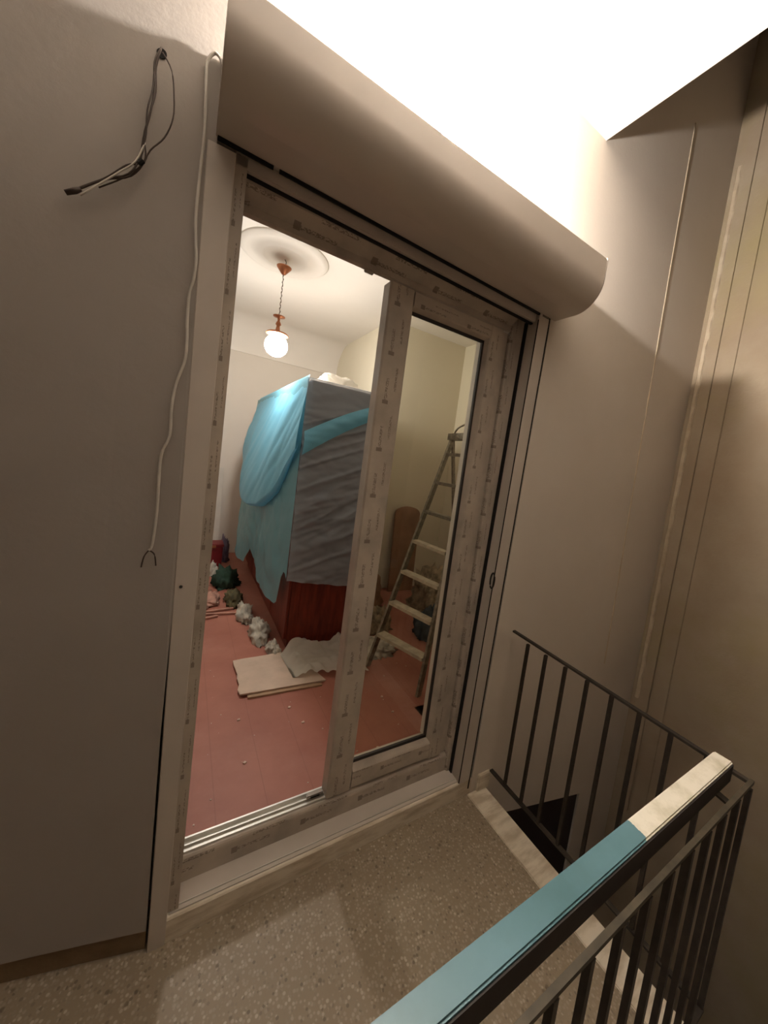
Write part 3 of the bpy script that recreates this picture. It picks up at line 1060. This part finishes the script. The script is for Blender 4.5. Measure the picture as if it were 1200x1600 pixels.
t0 = -0.233 / (1.6 - 0.233)
tt = (1.74 - 0.233) / (1.6 - 0.233)
sd = (FL0 - FR0).normalized()
for (a, b) in ((FR0, FR6), (FL0, FL6)):
    obj('stile', beam(ext(a, b, t0), ext(a, b, tt), 0.018, 0.045, sd), M_ladder, ld)
for i in range(7):
    t = i / 6
    p, q = ext(FR0, FR6, t), ext(FL0, FL6, t)
    d = (q - p).normalized()
    nrm = Vector((0, 0, 1)).cross(d).normalized()
    dp = 0.075 - 0.035 * t
    bm = beam(p + d * 0.008, q - d * 0.008, dp, 0.022, nrm)
    obj('tread', bm, M_tread if i < 4 else M_ladder, ld)
hR, hL = ext(FR0, FR6, tt), ext(FL0, FL6, tt)
back = Vector((0.62, 0.22, 0))
rR, rL = Vector((hR.x, hR.y, 0)) + back * 0.9 + sd * -0.02, Vector((hL.x, hL.y, 0)) + back * 0.9 + sd * 0.06
obj('rear_leg', beam(rR, hR, 0.016, 0.030, sd), M_ladder, ld)
obj('rear_leg', beam(rL, hL, 0.016, 0.030, sd), M_ladder, ld)
for t in (0.25, 0.6):
    obj('brace', beam(rR + (hR - rR) * t, rL + (hL - rL) * t, 0.025, 0.008, (0, 0, 1)), M_ladder, ld)
obj('top_cap', beam(hR - sd * 0.02 + Vector((0, 0, 0.0)), hL + sd * 0.02, 0.06, 0.05, back.normalized()), M_ladder, ld)
hp = [(1.735, 1.03, 1.75), (1.76, 1.03, 1.80), (1.84, 1.02, 1.90), (1.94, 1.0, 1.97)]
obj('grab_rail', tube(smooth_path([(hL.x, hL.y, 1.70)] + [(1.72, 1.10, 1.80), (1.80, 1.0, 1.87), (1.88, 0.93, 1.92)], 5), 0.007, 8), M_ladder, ld, smooth=True)
obj('strut', beam(ext(FR0, FR6, 0.42), rR + (hR - rR) * 0.30, 0.012, 0.006, (0, 0, 1)), M_ladder, ld)

# brown rounded panel leaning on the near wall
pts = [(2.07, 0.0), (2.40, 0.0), (2.40, 0.92)]
for k in range(11):
    a = k / 10 * math.pi
    pts.append((2.235 + 0.165 * math.cos(a), 0.92 + 0.075 * math.sin(a)))
pts.append((2.07, 0.92))
bp = obj('headboard', prism(pts, 'y', 2.40, 2.43), M_brownpad, bevel=0.004)
for v in bp.data.vertices:
    v.co.y += 0.055 * v.co.z / 1.0 - 0.02
tag(bp, 'brown rounded wooden panel leaning on the wall behind the ladder', 'panel')

# ---------------------------------------------------------------- clutter on the floor
def sheet_poly(name, pts, z0, th, mat):
    bm = prism(pts, 'z', z0, z0 + th)
    return obj(name, bm, mat, bevel=0.001)


def ragged(p, q, n, a):
    out = []
    for i in range(n):
        t = i / n
        x = p[0] + (q[0] - p[0]) * t + random.uniform(-a, a) * (i > 0)
        y = p[1] + (q[1] - p[1]) * t + random.uniform(-a, a) * (i > 0)
        out.append((x, y))
    return out


top = ragged((0.362, 1.045), (0.87, 1.015), 5, 0.0) + ragged((0.87, 1.015), (0.76, 1.43), 4, 0.004) + \
    ragged((0.76, 1.43), (0.36, 1.42), 6, 0.008) + ragged((0.36, 1.42), (0.362, 1.045), 7, 0.010)
tag(sheet_poly('board_sheet', top, 0.012, 0.010, M_board), 'pale flat board with a broken edge lying uppermost on the red floor', 'board')
low = ragged((0.40, 1.015), (0.84, 0.990), 4, 0.003) + ragged((0.84, 0.990), (0.80, 1.38), 4, 0.003) + \
    ragged((0.80, 1.38), (0.42, 1.38), 3, 0.003) + ragged((0.42, 1.38), (0.40, 1.015), 3, 0.003)
tag(sheet_poly('board_sheet', low, 0.0, 0.011, M_board_edge), 'thin board poking out from beneath the pale broken board', 'board')


def paper(u, v):
    x = 0.66 + 0.50 * u + 0.02 * v
    y = 1.40 - 0.40 * v * (0.75 + 0.35 * u) + 0.05 * u
    h = 0.034 + 0.09 * abs(nz(u * 2.6, v * 2.6, 5)) * (1.2 - v) + 0.05 * abs(nz(u * 7, v * 7, 2)) + 0.06 * (1 - v) * (0.5 + 0.5 * math.sin(u * 7))
    h *= min(1, 6 * min(u, 1 - u, 1.0) + 0.25)
    return (x, y, max(0.026, h))


pp = grid(paper, 34, 26)
bmesh.ops.solidify(pp, geom=list(pp.faces), thickness=0.003)
tag(obj('plastic_sheet', pp, M_sheet_white, smooth=True), 'crumpled milky plastic sheet spread on the floor at the wardrobe foot', 'plastic sheet')

heaps = [  # name, x, y, rx, ry, h, seed, mat, label, cat
    ('rag', 0.575, 1.76, 0.065, 0.14, 0.11, 11, M_cloth, 'twisted white rag beside the wardrobe corner', 'rag'),
    ('rag', 0.635, 1.50, 0.040, 0.080, 0.07, 12, M_cloth, 'small white rag end nearest the wardrobe corner', 'rag'),
    ('rag', 0.520, 2.11, 0.060, 0.15, 0.09, 13, M_cloth, 'long grey white rag along the wardrobe doors', 'rag'),
    ('rag', 0.470, 2.47, 0.070, 0.15, 0.09, 14, M_moss, 'olive brown rag heap on the floor beside the wardrobe doors', 'rag'),
    ('cloth_bundle', 0.44, 2.92, 0.12, 0.15, 0.17, 15, M_green, 'dark green cloth bundle below the red box', 'cloth'),
    ('paper_ball', 0.24, 2.92, 0.045, 0.06, 0.14, 16, M_cloth, 'crumpled white paper beside the green cloth bundle', 'paper'),
    ('paper_ball', 0.33, 3.24, 0.05, 0.06, 0.14, 17, M_cloth, 'crumpled white paper at the foot of the red box', 'paper'),
    ('rag', 0.24, 2.52, 0.11, 0.16, 0.05, 18, M_stick, 'flattened pinkish rag on the floor left of the rag heap', 'rag'),
    ('sack', 2.32, 1.88, 0.20, 0.18, 0.42, 21, M_rubble, 'beige rubble sack piled behind the ladder steps', 'sack'),
    ('sack', 1.62, 2.10, 0.18, 0.16, 0.34, 22, M_brownpad, 'brown paper sack beside the wardrobe behind the ladder', 'sack'),
    ('sack', 1.93, 1.36, 0.12, 0.12, 0.24, 23, M_greyblue, 'dark blue grey bag under the ladder', 'sack'),
    ('sack', 1.52, 1.62, 0.12, 0.14, 0.20, 24, M_rubble, 'small pale rubble bag next to the blue grey bag', 'sack'),
    ('rag', 1.38, 1.28, 0.13, 0.12, 0.07, 25, M_cloth, 'pale crumpled dust cloth at the foot of the ladder', 'rag'),
    ('towel', 0.49, 3.78, 0.05, 0.09, 0.28, 26, M_purple, 'grey purple cloth heap right of the red box', 'cloth'),
]
for (n_, x, y, rx, ry, h, sd_, mt, lb, ct) in heaps:
    tag(obj(n_, crumple(x, y, 0.0, rx, ry, h, sd_, 0.42, 4, 9), mt, smooth=True), lb, ct)

rb = thing('storage_box', 'dark red plastic box standing on the floor by the far wall', 'box')
obj('box_body', prism([(0.26, 3.50), (0.44, 3.50), (0.44, 3.70), (0.26, 3.70)], 'z', 0.0, 0.24), M_red, rb, bevel=0.008)
obj('lid', box(0.250, 0.450, 3.49, 3.71, 0.24, 0.27), M_red, rb, bevel=0.006)
obj('lid_handle', box(0.325, 0.365, 3.47, 3.49, 0.235, 0.262), M_copper, rb, bevel=0.002)

# narrow upright white strip by the far wall
nb = obj('narrow_strip', beam((0.40, 4.03, 0.0), (0.385, 4.09, 1.12), 0.07, 0.018), M_pvc)
tag(nb, 'narrow white strip standing upright against the far wall', 'board')

# laths lying left of the rags
for i, (x, y, L_, a) in enumerate([(0.30, 2.27, 0.30, 0.12), (0.33, 2.20, 0.26, -0.12), (0.20, 2.13, 0.24, 0.25)]):
    dx, dy = math.cos(a) * L_ / 2, math.sin(a) * L_ / 2
    o = obj('wood_lath', beam((x - dx, y - dy, 0.012 + 0.055 * (0)), (x + dx, y + dy, 0.012), 0.02, 0.012, (-math.sin(a), math.cos(a), 0)), M_stick)
    tag(o, ('pinkish wood lath farthest back in the small group on the red floor', 'middle pinkish wood lath of the small group on the red floor',
            'pinkish wood lath nearest the sliding door in the small group')[i], 'lath', 'laths on the red floor')

# plaster chips scattered over the red floor
bm = bmesh.new()
for i in range(230):
    x = random.uniform(0.05, 1.5)
    y = random.uniform(0.2, 1.6) if i < 110 else random.uniform(1.4, 2.8)
    if 0.3 < x < 1.25 and 0.93 < y < 1.5:
        continue
    if x > 0.62 and y > 1.4:
        continue
    if 0.1 < x < 0.75 and 1.5 < y < 2.9 or 1.2 < x < 1.55 and 1.1 < y < 1.45:
        continue
    s = random.choice((0.002, 0.003, 0.004, 0.005, 0.009))
    a = random.uniform(0, 3)
    k = [(math.cos(a + j * 1.57 + random.uniform(-.3, .3)) * s, math.sin(a + j * 1.57) * s * random.uniform(0.6, 1.2)) for j in range(4)]
    prism([(x + p[0], y + p[1]) for p in k], 'z', 0.0, s * 0.6, bm)
ck = obj('plaster_chips', bm, simple('white plaster chips', (222, 196, 178), 0.9))
tag(ck, 'white plaster chips scattered over the red floor', 'debris', kind='stuff')
